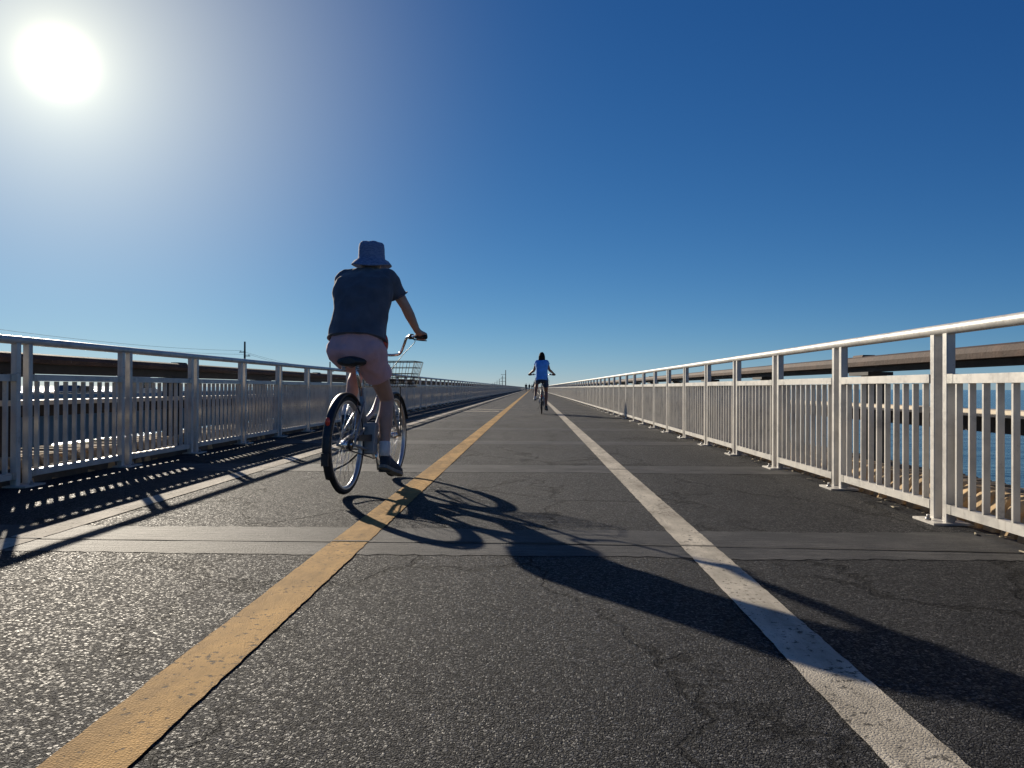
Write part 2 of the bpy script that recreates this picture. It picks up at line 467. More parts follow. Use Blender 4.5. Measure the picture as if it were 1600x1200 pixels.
def link(name, me, mat, parent=None, loc=None):
    o = bpy.data.objects.new(name, me)
    if mat is not None and not me.materials:
        me.materials.append(M[mat])
    col.objects.link(o)
    o.parent = parent
    if loc is not None: o.location = loc
    return o
def empty(name, loc=(0, 0, 0), rz=0.0):
    o = bpy.data.objects.new(name, None)
    o.empty_display_size = 0.2
    col.objects.link(o); o.location = loc; o.rotation_euler = (0, 0, rz)
    return o
def tag(o, label=None, cat=None, group=None, kind=None):
    for k, v in (('label', label), ('category', cat), ('group', group), ('kind', kind)):
        if v: o[k] = v
    return o
def copy_tree(o, parent=None):
    c = o.copy(); col.objects.link(c); c.parent = parent
    for ch in list(o.children): copy_tree(ch, c)
    return c
def put(name, src, parent, loc, rz=0.0):
    """another object sharing the mesh of src"""
    o = bpy.data.objects.new(name, src)
    col.objects.link(o); o.parent = parent; o.location = loc
    if rz: o.rotation_euler = (0, 0, rz)
    return o
def meshed(mb, name, mat):
    import bmesh
    me = mb.mesh(name); me.materials.append(M[mat])
    bm = bmesh.new(); bm.from_mesh(me); bmesh.ops.recalc_face_normals(bm, faces=bm.faces); bm.to_mesh(me); bm.free()
    return me
def remeshed(mb, name, mat, parent, voxel=0.008, smooth=6, wrinkle=0.0, wfreq=(9, 9, 9), loc=None):
    """join overlapping closed shapes into one continuous skin"""
    tmp = mb.build('tmp', None)
    md = tmp.modifiers.new('r', 'REMESH'); md.mode = 'VOXEL'; md.voxel_size = voxel; md.use_smooth_shade = True
    if smooth:
        sm = tmp.modifiers.new('s', 'SMOOTH'); sm.factor = 0.5; sm.iterations = smooth
    dg = bpy.context.evaluated_depsgraph_get()
    me = bpy.data.meshes.new_from_object(tmp.evaluated_get(dg))
    old = tmp.data
    bpy.data.objects.remove(tmp); bpy.data.meshes.remove(old)
    me.name = name; me.materials.clear()
    me.polygons.foreach_set('use_smooth', [True] * len(me.polygons))
    if wrinkle:
        n = len(me.vertices)
        co = np.empty(n * 3); me.vertices.foreach_get('co', co); co = co.reshape(-1, 3)
        no = np.empty(n * 3); me.vertices.foreach_get('normal', no); no = no.reshape(-1, 3)
        w = np.array([mnoise.noise(Vector((c[0] * wfreq[0], c[1] * wfreq[1], c[2] * wfreq[2]))) + 0.5 * mnoise.noise(Vector((c[0] * wfreq[0] * 2.3, c[1] * wfreq[1] * 2.3, c[2] * wfreq[2] * 2.1 + 7))) for c in co])
        co += no * (w * wrinkle)[:, None]
        me.vertices.foreach_set('co', co.ravel()); me.update()
    return link(name, me, mat, parent, loc)

# ------------------------------------------------------------------ the setting: sea, old bridge deck
SEA_Z = -7.0
mb = MB()
S = 45000
mb.add([(-S, -S, 0), (S, -S, 0), (S, S, 0), (-S, S, 0)], [(0, 1, 2, 3)])
tag(mb.build('sea', 'sea', None, (0, 0, SEA_Z)), kind='structure')

Y0, Y1 = -6.0, 1150.0
LX, RX = -3.93, 2.46            # asphalt edges
deck = MB()
ys = [Y0]
while ys[-1] < 60: ys.append(ys[-1] + 0.35)
while ys[-1] < Y1: ys.append(ys[-1] + 12)
edge_l = [LX - 0.03 * random.random() for _ in ys]
edge_r = [RX - 0.05 * random.random() for _ in ys]
vs, fs = [], []
for y, a, b in zip(ys, edge_l, edge_r):
    vs += [(a, y, -0.05), (a, y, 0), (b, y, 0), (b, y, -0.05)]
for i in range(len(ys) - 1):
    a, b = i * 4, i * 4 + 4
    fs += [(a, a + 1, b + 1, b), (a + 1, a + 2, b + 2, b + 1), (a + 2, a + 3, b + 3, b + 2)]
deck.add(vs, fs)
path = tag(deck.build('cycle_path', 'asphalt'), kind='structure')

slab = MB()
slab.prism([(-5.22, -0.16), (3.28, -0.16), (3.28, -0.55), (2.2, -1.2), (-4.2, -1.2), (-5.22, -0.55)], Y0, Y1)
slab.span(LX - 0.02, RX + 0.02, Y0, Y1, -0.158, -0.045)
tag(slab.build('bridge_deck', 'concrete'), kind='structure')
bd = bpy.data.objects['bridge_deck']
pier = MB()
pier.span(-4.8, 2.4, -0.9, 0.9, SEA_Z - 1, -1.203)
pm = meshed(pier, 'pier', 'concrete')
for k in range(24):
    put('pier', pm, bd, (0, 14 + 24 * k, 0))

# painted lines as thin worn sheets on the path
def line(name, x0, x1, mat, y0=Y0, y1=Y1, wob=0.002):
    m = MB(); vs, fs = [], []
    yy = [y0]
    while yy[-1] < min(y1, 40): yy.append(yy[-1] + random.uniform(.02, .06))
    while yy[-1] < y1: yy.append(yy[-1] + 8)
    for y in yy:
        w = wob if y < 40 else 0
        a = x0 + w * mnoise.noise(Vector((y * 2.1, x0, 0))) + random.uniform(-.003, .002) * (y < 40)
        b = x1 + w * mnoise.noise(Vector((y * 1.7, x1, 5))) + random.uniform(-.002, .003) * (y < 40)
        vs += [(a, y, 0.0045), (b, y, 0.0045)]
    fs = [(2 * i, 2 * i + 1, 2 * i + 3, 2 * i + 2) for i in range(len(yy) - 1)]
    m.add(vs, fs)
    return m.build(name, mat, path)
line('lane_line', -0.984, -0.804, 'yellow')['label'] = 'yellow centre line'
line('lane_line', 0.72, 0.882, 'white')['label'] = 'white line on the fence side'
line('lane_line', -2.62, -2.455, 'white')['label'] = 'white line half in the railing shade'

# transverse joints: smooth band with a dark open seam
JOINT = [3.80 + 3.45 * k for k in range(-2, 60)]
for i, jy in enumerate(JOINT):
    m = MB(); vs = []
    near = jy < 40
    n = 150 if near else 8
    w0, w1 = (0.30, 0.36)
    for j in range(n + 1):
        x = LX + 0.02 + (RX - LX - 0.06) * j / n
        a = jy - w0 + (0.05 * mnoise.noise(Vector((x * 1.6, jy, 0))) + random.uniform(-.014, .014) if near else 0)
        b = jy + w1 + (0.05 * mnoise.noise(Vector((x * 1.6, jy, 9))) + random.uniform(-.014, .014) if near else 0)
        vs += [(x, a, 0.002), (x, b, 0.002)]
    m.add(vs, [(2 * j, 2 * j + 2, 2 * j + 3, 2 * j + 1) for j in range(n)])
    jb = m.build('joint_band', 'joint', path)
    m = MB(); vs = []
    for j in range(n + 1):
        x = LX + 0.02 + (RX - LX - 0.06) * j / n
        c = jy + 0.05 * mnoise.noise(Vector((x * 0.5, jy, 3))) * near + (-0.10 * max(0, x) ** 1.5 / 3 if i == 2 else 0)
        h = 0.010 + 0.010 * mnoise.noise(Vector((x * 3, jy, 4)))
        h = max(0.002, h)
        vs += [(x, c - h, 0.007), (x, c + h, 0.007)]
    m.add(vs, [(2 * j, 2 * j + 2, 2 * j + 3, 2 * j + 1) for j in range(n)])
    if near: m.build('joint_gap', 'gap', path)

# worn white lane symbol far up the left lane
m = MB()
def stroke(x0, x1, y, w, amp):
    n = 24; vs = []
    for j in range(n + 1):
        f = j / n; x = x0 + (x1 - x0) * f
        yy = y + amp * math.sin(f * 7)
        vs += [(x, yy - w / 2, 0.0045), (x, yy + w / 2, 0.0045)]
    m.add(vs, [(2 * j, 2 * j + 2, 2 * j + 3, 2 * j + 1) for j in range(n)])
stroke(-2.22, -1.08, 24.9, 0.45, 0.06); stroke(-2.16, -1.0, 26.9, 0.40, 0.3)
m.build('lane_symbol', 'white', path)['label'] = 'worn white painted bicycle symbol'

# kerbs and plank ledges outside the railings
def kerb(side, label):
    root = tag(empty('concrete_kerb', (0, 0, 0)), label, 'kerb')
    base = MB()
    a, b = (2.52, 2.86) if side > 0 else (-4.27, -3.945)
    base.span(a, b, Y0, 400, -0.157, -0.03 if side > 0 else .125)
    base.build('kerb_base', 'dconcrete', root)
    variants = []
    for k in range(5):
        mb = MB()
        w = 0.115 + 0.02 * random.random(); hgt = 0.17 + 0.02 * random.random(); dx = 0.26 + 0.03 * random.random()
        rr = []
        for yy, sx in ((-w / 2, .93), (-w * .38, 1.0), (w * .38, 1.0), (w / 2, .93)):
            prof = [(-dx / 2 - .03, -.03), (-dx / 2 + .0, hgt * .45), (-dx / 2 + .05, hgt * .86), (-dx / 2 + .09, hgt), (dx / 2 - .05, hgt * .97), (dx / 2, hgt * .8), (dx / 2 + .01, -.03)]
            rr.append([Vector((p[0] * sx, yy + .012 * (p[1] / hgt), p[1] * (sx ** .8) if p[1] > 0 else p[1])) for p in prof])
        mb.rings(rr, smooth=False)
        variants.append(meshed(mb, 'block', 'block'))
    y = 1.5 if side > 0 else 3.0
    cx = 2.70 if side > 0 else -4.11
    cnt = 0
    far = MB()
    while y < 160:
        v = random.choice(variants)
        pitch = random.uniform(0.155, 0.185)
        if cnt < 290:
            o = put('block', v, root, (cx + random.uniform(-.012, .012), y, random.uniform(-.012, .006) + (.02 if side < 0 else 0)), random.uniform(-.06, .06) + (math.pi if side < 0 else 0))
        else:
            far.box((cx, y, .06), (.27, .12, .2))
        cnt += 1; y += pitch
    fo = far.build('block_run', 'block', root); fo['kind'] = 'stuff'
    return root
kerb(1, 'row of tan wedge-shaped kerb blocks outside the right railing')
kerb(-1, 'row of tan wedge-shaped kerb blocks outside the left railing')

def ledge(side):
    root = MB()
    a, b = (2.862, 3.19) if side > 0 else (-5.12, -4.275)
    root.span(a, b, Y0, 400, -0.157, 0.08)
    o = tag(root.build('plank_ledge', 'dconcrete'), kind='structure')
    vs = []
    for k in range(4):
        mb = MB()
        w = 0.098 + 0.014 * random.random()
        z1 = 0.13 + random.uniform(-.008, .008)
        mb.span(a + .004 + .03 * random.random(), b - .004 + .04 * random.random(), -w / 2, w / 2, 0.082, z1)
        vs.append(meshed(mb, 'plank', 'plank'))
    y = 2.2 if side > 0 else 3.5
    far = MB(); c = 0
    while y < 120:
        if c < 295: put('plank', random.choice(vs), o, (0, y, random.uniform(-.01, .01)), random.uniform(-.012, .012))
        else: far.span(a + .01, b, y - .05, y + .05, .082, .13)
        y += 0.14; c += 1
    f = far.build('plank_run', 'plank', o); f['kind'] = 'stuff'
ledge(1); ledge(-1)

# ------------------------------------------------------------------ aluminium railings
SP = 1.49
def railing(side, xf, ystart, label):
    """xf: road face of the posts; every post is two square tubes on a bolted foot plate"""
    root = tag(empty('aluminium_railing', (xf, ystart, 0)), label, 'railing')
    s = side
    T = 0.05
    NP = 520                          # posts down the bridge
    def tubes(mb, y, lod=False):
        for dy in (-.07, .07):
            mb.span(s * .0, s * T, y + dy - T / 2, y + dy + T / 2, 0.014, 1.082)
    pmb = MB()
    for dy in (-.07, .07):            # chamfered tubes
        c = .004
        prof = [(c, 0), (T - c, 0), (T, c), (T, T - c), (T - c, T), (c, T), (0, T - c), (0, c)]
        rr = [[Vector((s * p[0], dy - T / 2 + p[1], z)) for p in prof] for z in (0.014, 1.082)]
        pmb.rings(rr, smooth=False)
    post_me = meshed(pmb, 'post', 'alu')
    bmb = MB(); bmb.span(s * -.085, s * .12, -.125, .125, 0.001, 0.0135)
    base_me = meshed(bmb, 'base_plate', 'alu')
    bo = MB(); bo.tube([(0, 0, .0136), (0, 0, .026)], .017, 6); bo.tube([(0, 0, .026), (0, 0, .044)], .009, 8)
    bolt_me = meshed(bo, 'bolt', 'bolt')
    weld_me = []
    for z in (.825, .09):
        for dy in (-1, 1):
            wmb = MB()
            wmb.span(s * -.0012, s * .03, dy * .0955, dy * (.0955 + .045 + .02 * (z > .5)), z - .0262, z + .0262)
            weld_me.append(meshed(wmb, 'weld_patch', 'weld'))
    span0, span1 = .0955, SP - .0955
    rail_me = []
    for z, nm in ((.825, 'upper_rail'), (.09, 'lower_rail')):
        r = MB(); r.span(0, s * .048, span0, span1, -.025, .025); rail_me.append((meshed(r, nm, 'alu'), z, nm))
    pk = MB(); pk.span(s * .007, s * .042, -.0075, .0075, .1155, .7995)
    pick_me = meshed(pk, 'picket', 'alu')
    npk = 0
    far_p, far_r, far_k = MB(), MB(), MB()
    for i in range(-6, NP):
        y = SP * i
        d = y + ystart
        if d < 130:
            po = put('post', post_me, root, (random.uniform(-.003, .003), y + random.uniform(-.004, .004), 0), random.uniform(-.02, .02))
            if d < 70:
                put('base_plate', base_me, po, (0, 0, 0))
                if d < 25:
                    for wm in weld_me: put('weld_patch', wm, po, (0, 0, 0))
                if d < 16:
                    for bx, by in ((-.055, .0), (.09, .0)):
                        put('bolt', bolt_me, po, (s * bx, by, 0))
            for me, z, nm in rail_me: put(nm, me, root, (random.uniform(-.0015, .0015), y, z + random.uniform(-.003, .003)))
        else:
            tubes(far_p, y)
            far_r.span(0, s * .048, y + span0, y + span1, .80, .85)
            far_r.span(0, s * .048, y + span0, y + span1, .065, .115)
        for k in range(10):
            py = y + .1205 + (SP - .241) * (k + .5) / 10
            if d + py - y < 1.2: continue
            if npk < 298:
                put('picket', pick_me, root, (random.uniform(-.001, .001), py + random.uniform(-.002, .002), 0), random.uniform(-.05, .05)); npk += 1
            elif d < 420:
                far_k.span(s * .007, s * .042, py - .0075, py + .0075, .1155, .7995)
    for mbx, nm in ((far_p, 'post_run'), (far_r, 'rail_run'), (far_k, 'picket_run')):
        mbx.build(nm, 'alu', root, fix=False)['kind'] = 'stuff'
    tr = MB()
    pts = [(s * .025, SP * i, 1.107 + (.003 * mnoise.noise(Vector((i * .9, s, 0))))) for i in range(-6, NP + 1)]
    tr.tube(pts, .032, 16)
    tr.build('top_rail', 'alu', root)
    return root
railing(1, 2.335, 4.52, 'sunlit silver aluminium railing with pickets along the right of the path')
railing(-1, -3.86, 5.78, 'shaded silver aluminium railing with pickets along the left of the path')

# ------------------------------------------------------------------ rusty old guard rails outside
def guard(side, x, y0, top, web, label):
    root = tag(empty('guard_rail', (x, 0, 0)), label, 'guard rail')
    s = side
    SPG = 3.03
    pmb = MB()
    pmb.span(s * .1115, s * .22, -.13, -.10, .132, top - web - .0005); pmb.span(s * .1115, s * .22, .10, .13, .132, top - web - .0005)
    pmb.span(s * .15, s * .18, -.10, .10, .132, top - web - .0005)
    pmb.span(s * .03, s * .24, -.20, .20, top - web - .03, top - web - .0005)
    pme = meshed(pmb, 'post', 'darksteel')
    for k in range(-2, 80):
        put('post', pme, root, (0, y0 + SPG * k, 0))
        if k % 2 == 0:
            m = MB(); m.prism([(-.06, top - .012), (.06, top - .012), (.05, top + .012), (-.05, top + .012)], -.1, .1)
            m.build('splice_plate', 'rust', root, (s * .08, y0 + SPG * k, 0))
    ys = [y0 - 6 + 2 * k for k in range(0, 128)]
    # hollow looking top rail: rounded rusty crown over a lower web with overhang shade in its dark colour
    prof = [(-.012, -.086), (-.018, -.05), (.0, -.014), (.04, 0), (.11, 0), (.155, -.02), (.17, -.05), (.165, -.086)]
    t = MB()
    rr = [[Vector((s * p[0], y + 0, top + p[1] + .004 * mnoise.noise(Vector((y, p[0] * 5, s))))) for p in prof] for y in ys]
    t.rings(rr, smooth=False); t.build('top_rail', 'rust', root)
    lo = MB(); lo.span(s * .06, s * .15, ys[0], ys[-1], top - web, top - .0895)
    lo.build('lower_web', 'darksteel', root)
    mid = MB(); mid.span(s * .07, s * .11, ys[0], ys[-1], .495, .599); mid.build('middle_beam', 'darksteel', root)  # dark colour also holds the shade under the cap
    cap = MB(); cap.span(s * -.075, s * .111, ys[0], ys[-1], .6005, .642); cap.build('beam_cap', 'cream', root)
    return root
guard(1, 2.80, 6.80, 1.045, .134, 'rusty brown guard rail with cream-topped beam beyond the right railing')
guard(-1, -4.27, 9.4, 1.045, .175, 'dark backlit guard rail beyond the left railing')

# litter along the foot of the right railing
deb = MB()
for k in range(160):
    y = random.uniform(2.6, 16) ; x = 2.40 + random.gauss(0, .05)
    a = random.uniform(0, math.pi); L = random.uniform(.01, .06)
    deb.box((x, y, .008 + random.random() * .006), (L, random.uniform(.004, .012), .005), a)
tag(deb.build('debris', 'straw'), 'dry twigs and grit along the foot of the right railing', 'debris', kind='stuff')

# ------------------------------------------------------------------ bicycle
WR = 0.345                          # outer tyre radius
WB = 1.12                           # wheelbase
def circle(c, r, n=48, a0=0.0, a1=2 * math.pi, full=True):
    """points of a circle in the plane of the wheel (y, z)"""
    k = n if full else n + 1
    return [(c[0], c[1] + r * math.cos(a0 + (a1 - a0) * i / n), c[2] + r * math.sin(a0 + (a1 - a0) * i / n)) for i in range(k)]
def smooth_path(pts, k=6):
    pts = [Vector(p) for p in pts]; out = []
    for i in range(len(pts) - 1):
        p0, p1, p2, p3 = pts[max(i - 1, 0)], pts[i], pts[i + 1], pts[min(i + 2, len(pts) - 1)]
        for j in range(k):
            t = j / k
            out.append(0.5 * ((2 * p1) + (p2 - p0) * t + (2 * p0 - 5 * p1 + 4 * p2 - p3) * t * t + (3 * p1 - p0 - 3 * p2 + p3) * t ** 3))
    out.append(pts[-1]); return out

def wheel(parent, c, rear):
    m = MB()
    prof = [(-.016, .298), (-.017, .322), (-.012, .325), (.012, .325), (.017, .322), (.016, .298), (.006, .290), (-.006, .290)]
    n = 56
    rr = []
    for i in range(n):
        a = 2 * math.pi * i / n
        rr.append([Vector((p[0], p[1] * math.cos(a), p[1] * math.sin(a))) for p in prof])
    m.rings(rr, closed=True)
    w = m.build('wheel', 'rim', parent, c)
    w['label'] = 'rear wheel' if rear else 'front wheel'
    m = MB(); rr = []
    for i in range(64):
        a = 2 * math.pi * i / 64
        ring = []
        for j in range(12):
            b = 2 * math.pi * j / 12
            rad = .3235 + .0215 * math.cos(b) + (0.0012 * (i % 2) if abs(b) < 1 or b > 5.3 else 0)
            ring.append(Vector((.0205 * math.sin(b), rad * math.cos(a), rad * math.sin(a))))
        rr.append(ring)
    m.rings(rr, closed=True); m.build('tyre', 'rubber', w)
    m = MB(); m.tube([(-.05, 0, 0), (-.03, 0, 0), (-.026, 0, 0), (.026, 0, 0), (.03, 0, 0), (.05, 0, 0)], [.012, .014, .034 if rear else .026, .034 if rear else .026, .014, .012], 16)
    m.build('hub', 'chrome', w)
    m = MB()
    for i in range(32):
        a = 2 * math.pi * i / 32
        sx = 1 if i % 2 else -1
        b = a + (0.75 if (i // 2) % 2 else -0.75)
        m.tube([(sx * .028, .028 * math.cos(b), .028 * math.sin(b)), (sx * .002, .294 * math.cos(a), .294 * math.sin(a))], .0013, 4)
    m.build('spokes', 'chrome', w)
    if rear:
        m = MB(); m.tube([(.034, 0, 0), (.04, 0, 0)], .045, 20); m.build('sprocket', 'blackplastic', w)
    return w

def fender(parent, c, a0, a1, name='mudguard'):
    m = MB(); rr = []
    n = 30
    for i in range(n + 1):
        a = a0 + (a1 - a0) * i / n
        ring = []
        for x, r in ((-.031, .352), (-.024, .366), (0, .371), (.024, .366), (.031, .352), (.024, .3625), (0, .3675), (-.024, .3625)):
            ring.append(Vector((x, r * math.cos(a), r * math.sin(a))))
        rr.append(ring)
    m.rings(rr)
    o = m.build(name, 'blackplastic', parent, c)
    st = MB()
    for sx in (-1, 1):
        aa = a1 - .28 if a1 > a0 else a1 + .28
        st.tube([(sx * .05, 0, 0), (sx * .032, .352 * math.cos(aa), .352 * math.sin(aa))], .0028, 6)
    st.build('stay', 'chrome', o)
    return o

def make_bike(label):
    root = tag(empty('bicycle'), label, 'bicycle')
    RA, FA = Vector((0, 0, WR)), Vector((0, WB, WR))
    BB = Vector((0, .47, .285))
    ST = Vector((0, .30, .74))                      # seat tube top
    HT, HB = Vector((0, .865, .89)), Vector((0, .905, .69))     # head tube
    wheel(root, RA, True); wheel(root, FA, False)
    f = MB()
    f.tube([BB, ST], .0175, 14)
    f.tube(smooth_path([HB + Vector((0, -.005, .03)), (0, .80, .56), (0, .66, .42), BB + Vector((0, .03, .02))]), .024, 14)
    f.tube(smooth_path([HT + Vector((0, 0, -.03)), (0, .74, .70), (0, .58, .56), (0, .40, .50)]), .019, 12)
    f.tube([HT, HB], .021, 14)
    for sx in (-1, 1):
        f.tube([Vector((sx * .012, .405, .46)), Vector((sx * .05, .03, .355)), Vector((sx * .062, 0, WR))], .0095, 8)
        f.tube([BB + Vector((sx * .025, -.02, 0)), Vector((sx * .052, .25, .30)), Vector((sx * .062, 0, WR))], .0105, 8)
        f.tube([Vector((sx * .014, .335, .64)), Vector((sx * .045, .12, .46)), Vector((sx * .062, 0, WR))], .0085, 8)
    f.tube([BB + Vector((-.04, 0, 0)), BB + Vector((.04, 0, 0))], .024, 14)
    f.build('frame', 'frame', root)
    fk = MB()
    fk.tube([HT + Vector((0, -.004, .02)), HB + Vector((0, .006, -.03))], .016, 10)
    for sx in (-1, 1):
        fk.tube(smooth_path([HB + Vector((sx * .012, .006, -.025)), (sx * .048, .93, .62), (sx * .055, 1.0, .47), (sx * .058, WB, WR)]), .0125, 8)
    fk.build('fork', 'frame', root)
    sp = MB(); sp.tube([ST + Vector((0, .01, -.05)), (0, .215, .91)], .0135, 12); sp.build('seat_post', 'chrome', root)
    # saddle: wide tail, narrow nose
    sd = MB(); rr = []
    for y, hw, z, th in ((-.02, .05, .945, .022), (.0, .088, .95, .036), (.05, .112, .955, .045), (.11, .105, .955, .045), (.17, .072, .952, .04), (.23, .042, .95, .035), (.29, .030, .948, .03), (.33, .022, .945, .024)):
        ring = []
        for j in range(16):
            b = 2 * math.pi * j / 16
            cx = math.cos(b); sz = math.sin(b)
            ring.append(Vector((hw * cx, y, z + th * sz * (0.55 if sz > 0 else 1.25) - .018 * (cx * cx) * (hw / .11))))
        rr.append(ring)
    sd.rings(rr)
    so = sd.build('saddle', 'saddle', root, (0, .06, .0))
    sr = MB()
    for sx in (-1, 1): sr.tube(smooth_path([(sx * .03, .04, .91), (sx * .028, .12, .892), (sx * .022, .28, .925)]), .0035, 6)
    for sx in (-1, 1):
        c = []
        for i in range(37):
            a = i / 36 * 2 * math.pi * 5
            c.append((sx * .05 + .016 * math.cos(a), .03 + .016 * math.sin(a), .868 + .06 * i / 36))
        sr.tube(c, .003, 5)
    sr.build('saddle_rail', 'chrome', so)
    # cruiser handlebar
    hb = MB()
    hb.tube([HT + Vector((0, 0, .0)), (0, .845, 1.0)], .0145, 12)
    hb.tube([(0, .845, 1.0), (0, .90, 1.015)], .017, 12)
    half = [(0, .90, 1.015), (.07, .90, 1.015), (.12, .905, 1.03), (.155, .895, 1.10), (.19, .85, 1.15), (.25, .77, 1.157), (.31, .71, 1.152), (.40, .665, 1.145)]
    pts = smooth_path([(-x, y, z) for x, y, z in reversed(half[1:])] + half, 5)
    hb.tube(pts, .0115, 10)
    ho = hb.build('handlebar', 'chrome', root)
    for sx in (-1, 1):
        g = MB(); g.tube([(sx * .30, .717, 1.1525), (sx * .303, .7155, 1.1523), (sx * .395, .668, 1.1455), (sx * .40, .665, 1.145), (sx * .404, .663, 1.145)], [.0135, .0165, .0165, .0185, .010], 14)
        g.build('grip', 'rubber', ho)
        l = MB()
        l.tube(smooth_path([(sx * .245, .785, 1.15), (sx * .27, .80, 1.135), (sx * .33, .77, 1.125), (sx * .385, .735, 1.12)]), .005, 6)
        l.tube([(sx * .235, .79, 1.157), (sx * .262, .765, 1.156)], .022, 12)
        l.build('brake_lever', 'blackplastic', ho)
        cb = MB(); cb.tube(smooth_path([(sx * .25, .80, 1.14), (sx * .235, .93, 1.12), (sx * .12, .98, 1.02), (sx * .02, .93, .87)]), .0028, 6)
        cb.build('cable', 'blackplastic', ho)
    # wire basket over the front wheel
    bk = MB()
    y0, y1, zt, zb = .92, 1.20, .965, .755
    def ring(z, k, r=.0028):
        hx, ya, yb = .235 * k, y0, y0 + (y1 - y0) * k
        c = .03
        pts = [(-hx, ya, z), (hx, ya, z), (hx, yb - c, z), (hx - c, yb, z), (-hx + c, yb, z), (-hx, yb - c, z)]
        bk.tube(pts + [pts[0]], r, 5)
    for i, z in enumerate((zt, zt - .05, zt - .10, zt - .13, zt - .155, zt - .18, zb)):
        k = 1 - .2 * (zt - z) / (zt - zb)
        ring(z, k, .0042 if i == 0 else .0026)
    kb = .8
    for fx in np.linspace(-1, 1, 9):
        bk.tube([(.235 * fx, y0, zt), (.235 * kb * fx, y0, zb), (.235 * kb * fx, y0 + (y1 - y0) * kb, zb), (.235 * fx, y1, zt)], .0023, 4)
    for fy in np.linspace(0.1, .9, 6):
        for sx in (-1, 1):
            bk.tube([(sx * .235, y0 + (y1 - y0) * fy, zt), (sx * .235 * kb, y0 + (y1 - y0) * kb * fy, zb)], .0023, 4)
        bk.tube([(-.235 * kb, y0 + (y1 - y0) * kb * fy, zb), (.235 * kb, y0 + (y1 - y0) * kb * fy, zb)], .0023, 4)
    bo = bk.build('basket', 'wire', root)
    br = MB(); br.tube([(.10, y0 + .06, zb), (.062, WB, WR + .01)], .004, 6); br.tube([(-.10, y0 + .06, zb), (-.062, WB, WR + .01)], .004, 6)
    br.build('basket_stay', 'wire', bo)
    # crank, chain guard, battery
    cr = MB()
    cr.tube([BB + Vector((.055, 0, 0)), BB + Vector((.062, 0, 0))], .075, 28)
    cr.tube([BB + Vector((.06, 0, 0)), BB + Vector((.075, .03, -.165))], .011, 8)
    cr.tube([BB + Vector((-.06, 0, 0)), BB + Vector((-.075, -.03, .165))], .011, 8)
    co = cr.build('crank', 'chrome', root)
    for sx in (-1, 1):
        p = MB(); p.box(BB + Vector((sx * .13, sx * .03, sx * -.165)), (.085, .075, .022)); p.build('pedal', 'blackplastic', co)
    ch = MB()
    loop = []
    for i in range(13):
        a = math.pi / 2 - math.pi * i / 12
        loop.append((.05, .47 + .076 * math.cos(a), .285 + .076 * math.sin(a)))
    for i in range(13):
        a = -math.pi / 2 - math.pi * i / 12
        loop.append((.045, .042 * math.cos(a), WR + .042 * math.sin(a)))
    ch.tube(loop, .005, 5, closed=True); ch.build('chain', 'blackplastic', root)
    cg = MB(); rr = []
    for x in (.066, .07):
        rr.append([Vector((x, .56, .31)), Vector((x, .54, .375)), Vector((x, .46, .395)), Vector((x, .08, .41)), Vector((x, .06, .37)), Vector((x, .40, .345))])
    cg.rings(rr, smooth=False); cg.build('chain_guard', 'blackplastic', root)
    bt = MB(); rr = []
    for y, k in ((.355, .9), (.365, 1.0), (.435, 1.0), (.445, .9)):
        rr.append([Vector((.032 + q[0] * k, y + .02 * q[1] / .12, .365 + q[1] * k)) for q in ((-.055, -.115), (.05, -.115), (.058, -.10), (.058, .10), (.048, .118), (-.05, .118), (-.058, .10), (-.058, -.10))])
    bt.rings(rr, smooth=False); bt.build('battery_case', 'greybox', root)
    fr = fender(root, RA, R(215), R(48)); rf = MB()
    a = R(152)
    rf.ellipsoid((0, .378 * math.cos(a), .378 * math.sin(a)), (.017, .010, .030), None, 14, 8); rf.build('reflector', 'red', fr, None)
    fender(root, FA, R(20), R(165))
    tl = MB(); tl.box((0, -.378, -.07), (.046, .02, .085)); tl.build('tail_light', 'blackplastic', fr)
    # folded stand and its rubber foot
    ks = MB(); ks.tube(smooth_path([(-.045, .36, .25), (-.085, .25, .19), (-.10, .05, .165)]), .008, 8)
    ko = ks.build('kickstand', 'wire', root)
    kf = MB(); kf.tube([(-.10, .05, .165), (-.103, .02, .162)], .012, 8); kf.build('rubber_foot', 'rubber', ko)
    return root

bike = make_bike('silver city bicycle with wire basket ridden by the man in pink shorts')
HEAD1 = R(-7)
B1 = Vector((-1.31, 5.40, 0.012))
bike.location = B1; bike.rotation_euler = (0, 0, HEAD1)

bike2 = copy_tree(bike)
bike2['label'] = 'bicycle with front basket ridden by the person in the blue top'
B2 = Vector((0.265, 22.3, 0.012))
bike2.location = B2; bike2.rotation_euler = (0, 0, R(-1.0))

